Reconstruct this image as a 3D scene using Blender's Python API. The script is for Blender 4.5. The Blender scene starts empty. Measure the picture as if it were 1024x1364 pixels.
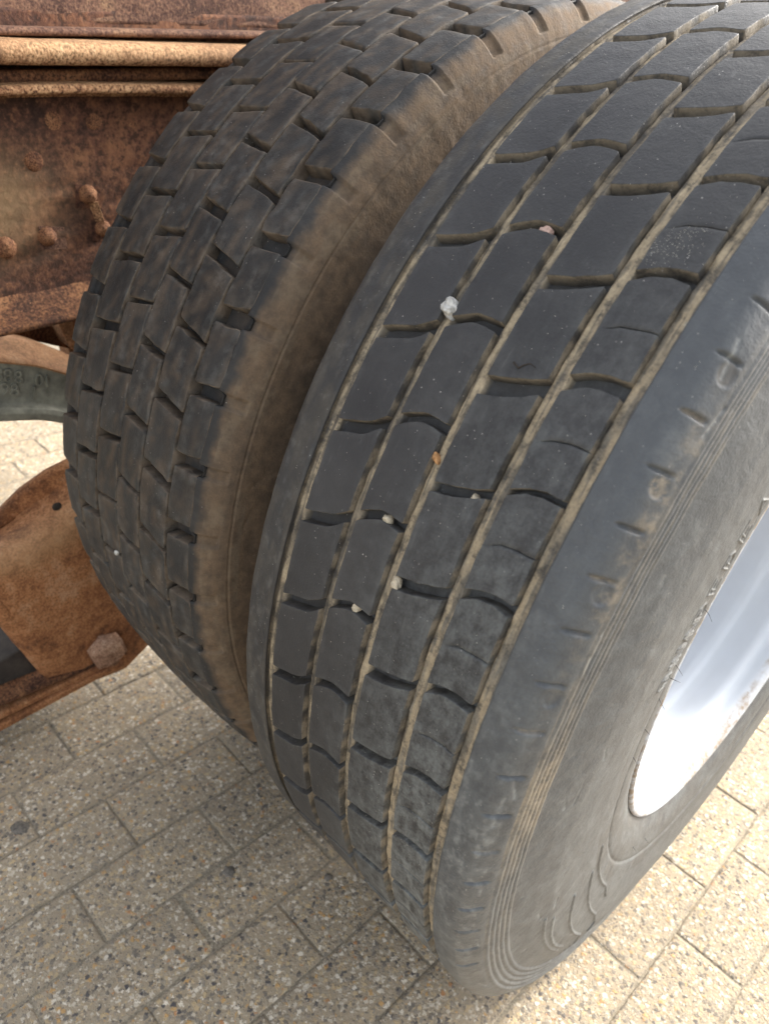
import bpy, math, random
import numpy as np
from mathutils import Matrix, Vector, noise
random.seed(7); rng = np.random.default_rng(7)
sc = bpy.context.scene
COL = sc.collection

# ------------------------------------------------------------------ camera
cam = bpy.data.cameras.new('camera'); camo = bpy.data.objects.new('camera', cam); COL.objects.link(camo)
cam.sensor_fit = 'VERTICAL'; cam.sensor_height = 36; cam.lens = 26.51
cam.clip_start = .02; cam.clip_end = 600
cam.dof.use_dof = True; cam.dof.focus_distance = .62; cam.dof.aperture_fstop = 7.5
rt = Vector((.69480696, .71065396, .11051806)); dn = Vector((.43912844, -.29749936, -.84773837)); fw = Vector((-.56956958, .63754614, -.51877299))
m = Matrix.Identity(4)
for i in range(3):
    m[i][0] = rt[i]; m[i][1] = -dn[i]; m[i][2] = -fw[i]
m.translation = Vector((.26866, -.81937, .96216)); camo.matrix_world = m
sc.camera = camo

# ------------------------------------------------------------------ sky, sun, exposure
SUN = Vector((.35, 1.7, 1.0)).normalized()
elev = math.asin(SUN.z)
w = bpy.data.worlds.new('World'); sc.world = w; w.use_nodes = True
nt = w.node_tree; bg = nt.nodes['Background']; sky = nt.nodes.new('ShaderNodeTexSky'); sky.sky_type = 'NISHITA'
sky.sun_disc = False; sky.sun_elevation = elev; sky.sun_rotation = math.atan2(SUN.x, SUN.y)
sky.air_density = 1.0; sky.dust_density = 5; sky.ozone_density = 1.0
hs = nt.nodes.new('ShaderNodeHueSaturation'); hs.inputs['Saturation'].default_value = .34     # thin white haze
nt.links.new(sky.outputs[0], hs.inputs['Color']); nt.links.new(hs.outputs[0], bg.inputs[0]); bg.inputs[1].default_value = .15
sl = bpy.data.lights.new('sun', 'SUN'); sl.energy = 1.15; sl.angle = math.radians(8); sl.color = (1, .955, .88)
so = bpy.data.objects.new('sun', sl); COL.objects.link(so)
so.rotation_euler = (-SUN).to_track_quat('-Z', 'Y').to_euler()
sc.view_settings.view_transform = 'Standard'; sc.view_settings.look = 'None'; sc.view_settings.gamma = 1
sc.view_settings.exposure = 1.95

# ------------------------------------------------------------------ material helpers
class NT:
    def __init__(s, name):
        s.m = bpy.data.materials.new(name); s.m.use_nodes = True; s.t = s.m.node_tree
        s.b = s.t.nodes['Principled BSDF']; s.n = 0
    def node(s, typ, **kw):
        n = s.t.nodes.new(typ)
        for k, v in kw.items():
            if k.startswith('i_'):
                n.inputs[k[2:].replace('_', ' ')].default_value = v
            else: setattr(n, k, v)
        return n
    def L(s, a, b): s.t.links.new(a, b)
    def val(s, inp, v):
        if hasattr(v, 'links') or isinstance(v, bpy.types.NodeSocket): s.L(v, inp)
        else: inp.default_value = v
    def math(s, op, a, b=0., c=None, clamp=False):
        n = s.node('ShaderNodeMath', operation=op, use_clamp=clamp); s.val(n.inputs[0], a); s.val(n.inputs[1], b)
        if c is not None: s.val(n.inputs[2], c)
        return n.outputs[0]
    def mix(s, f, a, b, mode='MIX'):
        n = s.node('ShaderNodeMix', data_type='RGBA', blend_type=mode); s.val(n.inputs[0], f)
        s.val(n.inputs[6], a); s.val(n.inputs[7], b); return n.outputs[2]
    def ramp(s, f, pts, interp='LINEAR'):
        n = s.node('ShaderNodeValToRGB'); s.val(n.inputs[0], f); e = n.color_ramp; e.interpolation = interp
        while len(e.elements) > 1: e.elements.remove(e.elements[-1])
        for i, (p, c) in enumerate(pts):
            x = e.elements[0] if i == 0 else e.elements.new(p)
            x.position = p; x.color = (c, c, c, 1) if isinstance(c, (int, float)) else (*c, 1)
        return n.outputs[0]
    def noise(s, vec, scale, detail=4., rough=.55, dist=0.):
        n = s.node('ShaderNodeTexNoise'); s.L(vec, n.inputs['Vector']); n.inputs['Scale'].default_value = scale
        n.inputs['Detail'].default_value = detail; n.inputs['Roughness'].default_value = rough; n.inputs['Distortion'].default_value = dist
        return n.outputs[0]
    def attr(s, name): return s.node('ShaderNodeAttribute', attribute_name=name).outputs['Fac']
    def bump(s, h, strength, dist, prev=None):
        n = s.node('ShaderNodeBump'); s.val(n.inputs['Height'], h); n.inputs['Strength'].default_value = strength
        n.inputs['Distance'].default_value = dist
        if prev is not None: s.L(prev, n.inputs['Normal'])
        return n.outputs[0]
    def out(s, col, rough, nrm=None, metal=0., spec=None):
        s.val(s.b.inputs['Base Color'], col); s.val(s.b.inputs['Roughness'], rough); s.val(s.b.inputs['Metallic'], metal)
        if nrm is not None: s.L(nrm, s.b.inputs['Normal'])
        if spec is not None: s.val(s.b.inputs['Specular IOR Level'], spec)
        return s.m
def C4(r, g, b): return (r, g, b, 1)

def rubber(name, base, dust, tan, brown, dustamt, rough=(.5, .75), spec=.5, fleck=.5, lowdust=1.):
    """worn rubber; attributes: tan = dried mud, brown = road dust film, mark = pale scuffs"""
    T = NT(name); pos = T.node('ShaderNodeNewGeometry').outputs['Position']
    n1 = T.noise(pos, 14, 6, .6); n2 = T.noise(pos, 90, 5, .65); n3 = T.noise(pos, 520, 3, .6)
    mp = T.node('ShaderNodeMapping'); T.L(pos, mp.inputs[0]); mp.inputs['Scale'].default_value = (1, .25, .25)
    n4 = T.noise(mp.outputs[0], 160, 4, .6, .6)
    d = T.math('MULTIPLY', T.ramp(n1, [(.35, 0.), (.75, 1.)]), T.ramp(n2, [(.35, .25), (.7, 1.)]))
    d = T.math('MULTIPLY', d, dustamt)
    scr = T.math('MULTIPLY', T.ramp(n4, [(.60, 0.), (.72, 1.)]), T.ramp(n2, [(.45, 0.), (.65, 1.)]))
    d = T.math('ADD', d, T.math('MULTIPLY', scr, .5 * dustamt + .12), clamp=True)
    rnd = T.node('ShaderNodeObjectInfo').outputs['Random']
    b0 = T.mix(T.math('MULTIPLY', rnd, .5), C4(*base), C4(*[c * 1.7 for c in base]))
    col = T.mix(d, b0, C4(*dust))
    # fine white mineral flecks
    v = T.node('ShaderNodeTexVoronoi'); T.L(pos, v.inputs['Vector']); v.inputs['Scale'].default_value = 330
    sep = T.node('ShaderNodeSeparateColor'); T.L(v.outputs['Color'], sep.inputs[0])
    fl = T.math('MULTIPLY', T.math('GREATER_THAN', sep.outputs[0], .93), T.math('LESS_THAN', v.outputs['Distance'], .17))
    fl = T.math('MULTIPLY', fl, T.ramp(n1, [(.4, .1), (.65, fleck)]))
    col = T.mix(fl, col, C4(.5, .47, .42))
    # road dust thrown up on the lower outer part of the tread
    sx = T.node('ShaderNodeSeparateXYZ'); T.L(pos, sx.inputs[0])
    lo = T.math('MULTIPLY', T.ramp(T.math('ADD', T.math('MULTIPLY', sx.outputs[0], 4.), .5), [(.36, 0.), (.80, 1.)]), T.ramp(sx.outputs[2], [(.34, 1.), (.92, 0.)]))
    lo = T.math('MULTIPLY', lo, T.ramp(T.math('ADD', T.math('MULTIPLY', n2, .5), T.math('ADD', T.math('MULTIPLY', n4, .25), T.math('MULTIPLY', n3, .25))), [(.42, .05), (.60, .85)]))
    lo = T.math('MULTIPLY', lo, lowdust)
    col = T.mix(lo, col, C4(.22, .235, .225))
    # brown film
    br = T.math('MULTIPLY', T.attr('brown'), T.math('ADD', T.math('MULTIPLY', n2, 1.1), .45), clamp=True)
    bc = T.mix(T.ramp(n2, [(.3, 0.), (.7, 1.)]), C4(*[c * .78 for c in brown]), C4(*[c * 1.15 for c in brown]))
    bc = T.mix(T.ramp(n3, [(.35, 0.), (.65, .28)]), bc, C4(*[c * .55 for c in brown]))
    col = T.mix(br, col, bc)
    # tan mud
    ta = T.math('MULTIPLY', T.attr('tan'), T.ramp(T.math('ADD', T.math('MULTIPLY', n2, .8), T.math('MULTIPLY', n3, .2)), [(.36, .35), (.50, 1.)]), clamp=True)
    tc = T.mix(T.math('ADD', T.math('MULTIPLY', T.ramp(n3, [(.3, 0.), (.7, 1.)]), .45), T.math('MULTIPLY', T.ramp(n2, [(.35, 0.), (.65, 1.)]), .55)), C4(*[c * .5 for c in tan]), C4(*[c * 1.2 for c in tan]))
    col = T.mix(ta, col, tc)
    mk = T.math('MULTIPLY', T.attr('mark'), T.ramp(n2, [(.38, 0.), (.62, 1.)]))
    col = T.mix(mk, col, C4(.33, .34, .32))
    # hairline cracks and grain
    h = T.math('ADD', T.math('MULTIPLY', n3, .35), T.math('MULTIPLY', n2, .65))
    nr = T.bump(h, .7, .0015)
    nr = T.bump(n4, .25, .0008, nr)
    r = T.math('ADD', T.math('MULTIPLY', n2, rough[1] - rough[0]), rough[0])
    r = T.math('ADD', r, T.math('MULTIPLY', T.math('MAXIMUM', br, ta), .25), clamp=True)
    return T.out(col, r, nr, spec=spec)

M_OUT = rubber('rubber_outer', (.022, .0215, .022), (.12, .118, .112), (.40, .32, .21), (.085, .075, .06), .40, (.50, .78), .5, .7)
M_SIDE = rubber('rubber_outer_carcass', (.060, .064, .068), (.14, .15, .153), (.40, .32, .21), (.095, .082, .066), .30, (.40, .58), .5, .4, .45)
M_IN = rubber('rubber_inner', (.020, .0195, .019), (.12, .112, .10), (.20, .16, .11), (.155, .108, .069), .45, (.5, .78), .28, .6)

def rust(name, cols, scale=1., bump=.0015, grey=0., speck=1.):
    T = NT(name); pos = T.node('ShaderNodeNewGeometry').outputs['Position']
    a = T.noise(pos, 9 * scale, 8, .65, .5); b = T.noise(pos, 60 * scale, 8, .7); c = T.noise(pos, 300 * scale, 4, .6)
    col = T.ramp(T.math('ADD', T.math('MULTIPLY', a, .62), T.math('MULTIPLY', b, .38)), [(.40, cols[0]), (.46, cols[1]), (.53, cols[2]), (.62, cols[3])])
    col = T.mix(T.ramp(c, [(.38, .75 * speck), (.52, 0.)]), col, C4(*[x * .6 for x in cols[0]]))
    col = T.mix(T.ramp(c, [(.55, 0.), (.72, .6 * speck)]), col, C4(*[min(1, x * 1.25) for x in cols[3]]))
    col = T.mix(T.math('MULTIPLY', T.attr('brown'), T.ramp(b, [(.3, .6), (.6, 1.)])), col, C4(.42, .27, .14))
    if grey:
        col = T.mix(T.math('MULTIPLY', T.ramp(b, [(.45, 0.), (.55, 1.)]), grey), col, C4(.12, .12, .10))
    n = T.bump(T.math('ADD', T.math('MULTIPLY', b, .6), T.math('MULTIPLY', c, .4)), 1., bump)
    return T.out(col, .85, n, spec=.3)
RC = [(.030, .015, .010), (.085, .036, .019), (.17, .075, .034), (.28, .14, .065)]
M_RUST = rust('rust_brown', RC)
M_RUST_WEB = rust('rust_dark_web', [(.034, .017, .012), (.070, .031, .020), (.125, .053, .029), (.20, .092, .045)], .5, .0025)
M_RUST_O = rust('rust_orange', [(.13, .052, .022), (.25, .102, .040), (.35, .155, .064), (.43, .235, .125)], 1.1, .0012, 0., .75)
M_RUST_L = rust('rust_pale_flange', [(.12, .05, .024), (.25, .12, .058), (.38, .21, .105), (.52, .34, .19)], 1.0, .0022, 0., 1.3)
M_RUST_U = rust('rust_upper_plate', [(.045, .02, .014), (.10, .048, .032), (.16, .085, .055), (.24, .14, .08)], 1.2, .0015)

M_BOLT = rust('rust_bolt', [(.20, .10, .06), (.32, .18, .11), (.42, .26, .17), (.52, .36, .25)], 1.5, .001)
M_RIV = rust('rust_rivet', [(.055, .024, .014), (.13, .055, .028), (.21, .095, .045), (.30, .15, .075)], 2., .001)
def simple(name, col, rough, sc_=60., amt=.5, metal=0., bd=.0006, spec=.5):
    T = NT(name); pos = T.node('ShaderNodeNewGeometry').outputs['Position']; n = T.noise(pos, sc_, 6, .6)
    c = T.mix(T.ramp(n, [(.3, 0.), (.7, 1.)]), C4(*[x * (1 - amt) for x in col]), C4(*[min(1, x * (1 + amt * .5)) for x in col]))
    return T.out(c, rough, T.bump(n, .6, bd), metal, spec)
M_CAST = simple('cast_iron_grey_green', (.20, .20, .16), .6, 70, .45, .0)
M_BLACK = simple('black_painted_steel', (.045, .036, .028), .95, 40, .6)
M_HAIR = simple('rubber_hair', (.05, .05, .05), .6)
def rimmat():
    T = NT('white_rim_paint'); pos = T.node('ShaderNodeNewGeometry').outputs['Position']
    n = T.noise(pos, 25, 6, .6); n2 = T.noise(pos, 140, 5, .65)
    c = T.mix(T.ramp(n, [(.4, 0.), (.8, .35)]), C4(.52, .555, .60), C4(.46, .485, .51))
    d = T.math('MULTIPLY', T.attr('tan'), T.ramp(n2, [(.32, .1), (.6, 1.)]), clamp=True)
    c = T.mix(d, c, C4(.27, .21, .15))
    return T.out(c, T.math('ADD', T.math('MULTIPLY', n, .2), .60), T.bump(n2, .15, .0004))
M_RIM = rimmat()

def ground_mat(name, brick=False):
    T = NT(name); pos = T.node('ShaderNodeNewGeometry').outputs['Position']
    big = T.noise(pos, 3.5, 4, .6); mid = T.noise(pos, 30, 5, .6); fine = T.noise(pos, 900, 3, .6)
    warp = T.noise(pos, 160, 3, .6)
    vm = T.node('ShaderNodeVectorMath', operation='SCALE'); nn = T.node('ShaderNodeTexNoise'); T.L(pos, nn.inputs['Vector']); nn.inputs['Scale'].default_value = 300
    T.L(nn.outputs['Color'], vm.inputs[0]); vm.inputs['Scale'].default_value = .0075
    va = T.node('ShaderNodeVectorMath', operation='ADD'); T.L(pos, va.inputs[0]); T.L(vm.outputs[0], va.inputs[1])
    def vor(s, off):
        v = T.node('ShaderNodeTexVoronoi'); mp = T.node('ShaderNodeMapping'); mp.inputs['Location'].default_value = (off, off, 0)
        T.L(va.outputs[0], mp.inputs[0]); T.L(mp.outputs[0], v.inputs['Vector']); v.inputs['Scale'].default_value = s
        v.inputs['Randomness'].default_value = 1
        q = T.node('ShaderNodeSeparateColor'); T.L(v.outputs['Color'], q.inputs[0]); return v.outputs['Distance'], q.outputs[0], q.outputs[1]
    d1, c1, e1 = vor(175, 0); d2, c2, e2 = vor(300, .37)
    stones = [(0., (.56, .49, .38)), (.14, (.38, .31, .22)), (.30, (.17, .15, .125)), (.44, (.50, .38, .22)), (.56, (.27, .235, .185)),
              (.66, (.70, .63, .51)), (.745, (.52, .32, .13)), (.775, (.38, .32, .23)), (.89, (.085, .08, .08)), (.955, (.46, .23, .10)), (.965, (.34, .29, .21))]
    s1 = T.ramp(c1, stones, 'CONSTANT'); s2 = T.ramp(c2, stones, 'CONSTANT')
    matrix = T.mix(mid, C4(.32, .255, .17), C4(.45, .37, .255))
    matrix = T.mix(T.ramp(fine, [(.35, 0.), (.65, .5)]), matrix, C4(.22, .175, .12))
    m1 = T.math('MULTIPLY', T.ramp(d1, [(.38, 1.), (.60, 0.)]), T.math('GREATER_THAN', e1, .18))
    m2 = T.math('MULTIPLY', T.ramp(d2, [(.34, 1.), (.6, 0.)]), T.math('GREATER_THAN', e2, .12))
    col = T.mix(T.math('MULTIPLY', m2, 1.), matrix, s2); col = T.mix(T.math('MULTIPLY', m1, 1.), col, s1)
    col = T.mix(T.ramp(big, [(.38, .0), (.62, .6)]), col, T.mix(.6, col, C4(.27, .225, .165)))
    rnd = T.node('ShaderNodeObjectInfo').outputs['Random']
    tone = T.mix(rnd, C4(.95, .94, .93), C4(1.12, 1.10, 1.07)); col = T.mix(1., col, tone, 'MULTIPLY')
    col = T.mix(T.math('MULTIPLY', T.attr('brown'), T.math('ADD', T.math('MULTIPLY', mid, .7), .35), clamp=True), col, C4(.17, .145, .11))
    h = T.math('ADD', T.math('MULTIPLY', m1, .6), T.math('ADD', T.math('MULTIPLY', m2, .3), T.math('MULTIPLY', fine, .25)))
    return T.out(col, .85, T.bump(h, .9, .0012), spec=.35)
M_PAV = ground_mat('exposed_aggregate')
M_SAND = simple('joint_sand', (.29, .245, .175), .95, 400, .6, 0, .001)

# ------------------------------------------------------------------ mesh helpers
def mesh_obj(name, verts, faces, mat, parent=None, attrs=None, smooth=True, sharp=None):
    me = bpy.data.meshes.new(name)
    me.from_pydata([tuple(v) for v in verts], [], faces); 
    if mat: me.materials.append(mat)
    me.validate(); me.update()
    if smooth: me.shade_smooth()
    if attrs:
        for k, a in attrs.items():
            at = me.attributes.new(k, 'FLOAT', 'POINT'); at.data.foreach_set('value', np.asarray(a, dtype=np.float32))
    o = bpy.data.objects.new(name, me); COL.objects.link(o)
    if parent: o.parent = parent
    return o
def grid_mesh(name, P, mat, parent=None, attrs=None, wrap=False, flip=False):
    """P: (nu, nv, 3) array"""
    nu, nv = P.shape[:2]; me = bpy.data.meshes.new(name)
    i = np.arange(nu if wrap else nu - 1)[:, None]; j = np.arange(nv - 1)[None, :]; i2 = (i + 1) % nu
    q = np.stack([i * nv + j, i2 * nv + j, i2 * nv + j + 1, i * nv + j + 1], -1).reshape(-1, 4)
    if flip: q = q[:, ::-1]
    me.vertices.add(nu * nv); me.vertices.foreach_set('co', P.reshape(-1).astype(np.float32))
    me.loops.add(q.size); me.loops.foreach_set('vertex_index', q.reshape(-1).astype(np.int32))
    me.polygons.add(len(q)); me.polygons.foreach_set('loop_start', (np.arange(len(q)) * 4).astype(np.int32))
    try: me.polygons.foreach_set('loop_total', np.full(len(q), 4, np.int32))
    except Exception: pass
    me.materials.append(mat); me.update(calc_edges=True); me.shade_smooth()
    if attrs:
        for k, a in attrs.items():
            at = me.attributes.new(k, 'FLOAT', 'POINT'); at.data.foreach_set('value', np.asarray(a, dtype=np.float32).reshape(-1))
    o = bpy.data.objects.new(name, me); COL.objects.link(o)
    if parent: o.parent = parent
    return o
def empty(name, loc=(0, 0, 0)):
    o = bpy.data.objects.new(name, None); COL.objects.link(o); o.location = loc; o.empty_display_size = .05; return o
def tag(o, label=None, cat=None, group=None, kind=None):
    if label: o['label'] = label
    if cat: o['category'] = cat
    if group: o['group'] = group
    if kind: o['kind'] = kind
    return o
def sstep(a, b, x): t = np.clip((x - a) / (b - a), 0, 1); return t * t * (3 - 2 * t)
def vnoise(x, y, seed=0):
    """smooth 2D value noise, vectorised"""
    r = np.random.default_rng(seed); tab = r.random((256, 256)); xi = np.floor(x).astype(int); yi = np.floor(y).astype(int)
    fx = x - xi; fy = y - yi; fx = fx * fx * (3 - 2 * fx); fy = fy * fy * (3 - 2 * fy)
    g = lambda a, b: tab[a & 255, b & 255]
    return (g(xi, yi) * (1 - fx) + g(xi + 1, yi) * fx) * (1 - fy) + (g(xi, yi + 1) * (1 - fx) + g(xi + 1, yi + 1) * fx) * fy
def fbm(x, y, seed=0, o=4):
    s = 0; a = .5; t = 0
    for k in range(o): s = s + a * vnoise(x, y, seed + k); t += a; a *= .5; x = x * 2.03; y = y * 2.03
    return s / t
def resample(pts, step):
    out = [pts[0]]
    for a, b in zip(pts[:-1], pts[1:]):
        a = np.array(a); b = np.array(b); n = max(1, int(math.ceil(np.linalg.norm(b[:2] - a[:2]) / (step if np.isscalar(step) else step(a, b)))))
        for k in range(1, n + 1): out.append(tuple(a + (b - a) * k / n))
    return np.array(out)
def smooth_prof(P, n=2):
    P = P.copy()
    for _ in range(n): P[1:-1] = .25 * P[:-2] + .5 * P[1:-1] + .25 * P[2:]
    return P
HUB = .515
FINE0, FINE1, FSTEP = -1.15, 1.45, .0017
TH = np.concatenate([np.arange(FINE0, FINE1, FSTEP), np.linspace(FINE1, FINE0 + 2 * math.pi, 190)[:-1]])

def seg_dist(A, B, pts):
    """distance from grid points (A,B metric coords) to polyline pts"""
    D = np.full(A.shape, 1e9)
    for (x0, y0), (x1, y1) in zip(pts[:-1], pts[1:]):
        dx, dy = x1 - x0, y1 - y0; t = np.clip(((A - x0) * dx + (B - y0) * dy) / (dx * dx + dy * dy + 1e-12), 0, 1)
        D = np.minimum(D, np.hypot(A - x0 - t * dx, B - y0 - t * dy))
    return D

# ------------------------------------------------------------------ OUTER WHEEL
def Rout(x): return .5298 + .10 * x * x
GL = [(-.0935, .0090), (-.0445, .0084), (.0018, .0090), (.0520, .0104), (.0985, .0108)]      # groove centre, width
wheel = empty('truck_tyre', (0, 0, HUB))
tag(wheel, 'outer truck tyre on a white painted rim, with five-groove worn black tread', 'tyre', 'dual rear tyres of the truck')
fold_r = .352
side_pts = [(.1035, Rout(.1035), 0), (.118, .5312, 0), (.126, .5300, 0), (.1305, .5268, 0), (.1330, .5235, 0), (.1350, .5205, 1), (.1378, .5165, 1), (.1388, .5135, 1),
            (.1393, .5115, 2), (.1414, .4845, 2), (.1425, .4800, 0), (.1475, .462, 0), (.1515, .440, 0), (.1530, .415, 0), (.1525, .385, 0), (.1508, .362, 0), (.1500, .3545, 0), (.1482, .3520, 3),
            (.1492, .3495, 0), (.1480, .335, 0), (.1440, .318, 0), (.1385, .303, 0), (.130, .296, 0), (.115, .290, 0)]
def stepf(a, b):
    r = (a[1] + b[1]) / 2
    if a[2] == 2: return .0009
    if .35 < r < .47: return .0013
    if r >= .51: return .0016
    return .004
left_pts = [(-.0885, Rout(.09) - .005, 0)]
prof = [(-.115, .290, 0), (-.130, .296, 0), (-.1385, .303, 0), (-.148, .335, 0), (-.152, .37, 0), (-.153, .41, 0), (-.150, .45, 0), (-.144, .48, 0), (-.139, .50, 0), (-.1362, .512, 0),
        (-.1335, .5205, 0), (-.130, .5262, 0), (-.124, .5300, 0), (-.101, Rout(.101), 0), (-.0992, Rout(.1) - .0004, 0), (-.0985, Rout(.1) - .0018, 0), (-.0982, Rout(.1) - .0042, 0), (-.0970, Rout(.1) - .0048, 0)]
mid = [(x, Rout(x) - .0050, 5) for x in np.arange(-.0960, .1012, .0012)]
prof2 = prof + mid + [(.1015, Rout(.1) - .0048, 0), (.1024, Rout(.1) - .0042, 0), (.1030, Rout(.1) - .0016, 0)] + side_pts
P0 = resample(prof2, stepf)
flag = P0[:, 2]; px, pr = P0[:, 0].copy(), P0[:, 1].copy()
sm = smooth_prof(np.stack([px, pr], 1), 2); keep = (np.abs(px) < .106) & (pr > .5)
px = np.where(keep, px, sm[:, 0]); pr = np.where(keep, pr, sm[:, 1])
# five moulded rings below the shoulder
inb = (px > .13) & (pr < .5120) & (pr > .4840)
ring = np.zeros_like(px); u = (.5120 - pr[inb]) / .028 * 5
ring[inb] = .0011 * np.clip(np.sin((u % 1) * math.pi) * 1.7 - .5, 0, 1) * 1.0 + .0002
px = px + ring
tx = np.gradient(px); tr = np.gradient(pr); nl = np.hypot(tx, tr) + 1e-12; nx, nr_ = -tr / nl, tx / nl    # outward normal
nx, nr_ = np.where(nr_ * 0 + 1 > 0, nx, nx), nr_
T_, X_ = np.meshgrid(TH, px, indexing='ij'); _, Rr_ = np.meshgrid(TH, pr, indexing='ij')
disp = np.zeros_like(T_); tan = np.zeros_like(T_); brown = np.zeros_like(T_); mark = np.zeros_like(T_)
# shoulder cuts + wear sockets
sideM = (X_ > .11) & (Rr_ > .505)
for k in range(-14, 9):
    th0 = .610 + .0655 * k + random.uniform(-.003, .003); ln = random.uniform(.6, 1.1)
    dth = (T_ - th0 - .25 * (X_ - .126) * 8 * .1) * .528
    wdt = .0007 + .0006 * sstep(.122, .133, X_)
    d = np.exp(-(dth / wdt) ** 2) * sstep(.1225 + .004 * (1 - ln), .128, X_) * (1 - sstep(.1362, .1375, X_)) * sideM
    disp -= .0030 * d * (1 if k < 4 else .8)
    tan = np.maximum(tan, .5 * d * (k % 3 == 0))
    if k % 2 == 1:
        e = np.hypot((T_ - th0 + .014) * .528 / .0075, (Rr_ - .5215) / .0055)
        s = (1 - sstep(.75, 1.05, e)) * (X_ > .12)
        disp -= .0010 * s * (k in (1, -1, -3, -5)); 
        if k == -1: tan = np.maximum(tan, .5 * s * (fbm(T_ * 300, Rr_ * 500, 44) > .42))
        elif k == 1: brown = np.maximum(brown, .5 * s)
# worn nicks
for _ in range(26):
    a, b = random.uniform(-.9, 1.1), random.choice([random.uniform(.506, .53), random.uniform(.40, .50)])
    l = random.uniform(.004, .013); an = random.uniform(-.6, .6); A = (T_ - a) * .52; B = Rr_ - b
    ms = (np.abs(A) < .03) & (np.abs(B) < .03) & (X_ > .1)
    if ms.any():
        d = seg_dist(A[ms], B[ms], [(-l * math.cos(an), -l * math.sin(an) * .5), (l * math.cos(an), l * math.sin(an) * .5)])
        g = np.exp(-(d / .0009) ** 2); disp[ms] -= .0006 * g; mark[ms] = np.maximum(mark[ms], .6 * g)
# embossed strokes low on the sidewall (outlines of large rounded letters) and small outlined lettering beside the rim
def emboss(strokes, h, wd, rr=.40, mk=.25):
    for s in strokes:
        th = np.array([p[1] for p in s]); r = np.array([p[0] for p in s])
        i0, i1 = np.searchsorted(TH[:int((FINE1 - FINE0) / FSTEP)], [th.min() - .03, th.max() + .03])
        cols = np.where((px > .12) & (pr > r.min() - .012) & (pr < r.max() + .012))[0]
        if i1 <= i0 or len(cols) == 0: continue
        sl_ = np.ix_(range(i0, i1), cols)
        d = seg_dist(T_[sl_] * rr, Rr_[sl_], [(b * rr, a) for a, b in s]); g = np.exp(-(d / wd) ** 2)
        disp[sl_] = np.maximum(disp[sl_], h * g); mark[sl_] = np.maximum(mark[sl_], mk * g)
emboss([[(.4473, -.377), (.452, -.50), (.4549, -.601), (.4596, -.76)], [(.4383, -.421), (.446, -.54), (.4515, -.665), (.455, -.78)]], .0013, .0011, .45, .35)
emboss([[(.4096, -.44), (.4194, -.542), (.4322, -.713), (.4439, -.877), (.462, -.93), (.472, -.87)],
        [(.3818, -.459), (.394, -.599), (.4158, -.872), (.432, -.95), (.446, -.95)],
        [(.3656, -.372), (.3701, -.45), (.3734, -.585), (.3782, -.769), (.392, -.86)]], .0016, .0011, .42, .15)
GLY = {'o': [[(0, .2), (.2, 0), (.8, 0), (1, .2), (1, .8), (.8, 1), (.2, 1), (0, .8), (0, .2)], [(.3, .3), (.7, .3), (.7, .7), (.3, .7), (.3, .3)]],
       'N': [[(0, 0), (0, 1), (1, 0), (1, 1)]], 'M': [[(0, 0), (0, 1), (.5, .3), (1, 1), (1, 0)]], 'A': [[(0, 0), (.5, 1), (1, 0)], [(.2, .4), (.8, .4)]],
       'E': [[(1, 0), (0, 0), (0, 1), (1, 1)], [(0, .5), (.8, .5)], [(.3, .2), (.3, .8)]], 'D': [[(0, 0), (0, 1), (.7, 1), (1, .6), (1, .4), (.7, 0), (0, 0)], [(.3, .25), (.3, .75), (.65, .6)]],
       'R': [[(0, 0), (0, 1), (.8, 1), (.9, .6), (0, .5)], [(.5, .5), (1, 0)]], 'I': [[(.3, 0), (.3, 1), (.7, 1), (.7, 0)]], 'V': [[(0, 1), (.5, 0), (1, 1)]]}
tt = .200
for ch, wd_ in (('o', .034), (' ', .004), ('I', .016), ('N', .022), ('M', .024), ('N', .026), ('D', .034), (' ', .008), ('E', .036), (' ', .008), ('D', .036), (' ', .010), ('E', .040), (' ', .012), ('A', .034), (' ', .010), ('I', .02), ('A', .03)):
    if ch != ' ':
        emboss([[(.3585 + .022 * b, tt + wd_ * a) for a, b in s] for s in GLY[ch]], .0011, .0008, .37, .3)
    tt += wd_ + .006
# dirt distribution
gm = (np.abs(X_) < .106) & (Rr_ > .5) & (Rr_ < Rout(X_) - .0028)
gl_ = np.zeros_like(X_)
for c_, w_ in GL: gl_ = np.maximum(gl_, 1 - sstep(w_ / 2 - .0008, w_ / 2 + .0012, np.abs(X_ - c_)))
brown = np.maximum(brown, gm * .12 * (1 - gl_)); strk = fbm(X_ * 620, T_ * 22, 3, 3); tan = np.maximum(tan, gm * gl_ * (.35 + .95 * sstep(.3, .65, strk)) * (.55 + .6 * sstep(.3, .6, fbm(X_ * 40, T_ * 12, 33))) * (1 - .25 * sstep(.1, -.1, X_)))
bandM = ((X_ > .1325) & (Rr_ > .512)).astype(float)
tan = np.maximum(tan, .6 * sstep(.1315, .1345, X_ + .002 * (fbm(T_ * 120, Rr_ * 300, 45) - .5)) * (Rr_ > .510) * sstep(.40, .66, .5 * fbm(X_ * 260, T_ * 90, 8) + .5 * fbm(X_ * 60, T_ * 14, 18)) * (.06 + .75 * np.exp(-((T_ - .47) / .13) ** 2)) )
ringM = ((X_ > .135) & (Rr_ < .513) & (Rr_ > .483))
tan = np.maximum(tan, ringM * .2 * sstep(.35, .7, fbm(Rr_ * 700, T_ * 22, 12)) * sstep(-.6, -.1, T_) + ringM * .4 * np.exp(-((T_ - .1) / .1) ** 2))
bead = (X_ > .12) & (Rr_ < .35)
brown = np.maximum(brown, ((X_ > .12) & (Rr_ < .375)) * .4 * sstep(.35, .65, fbm(T_ * 9, Rr_ * 80, 5)))
brown = np.maximum(brown, sstep(-.126, -.133, X_) * .8)
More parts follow.
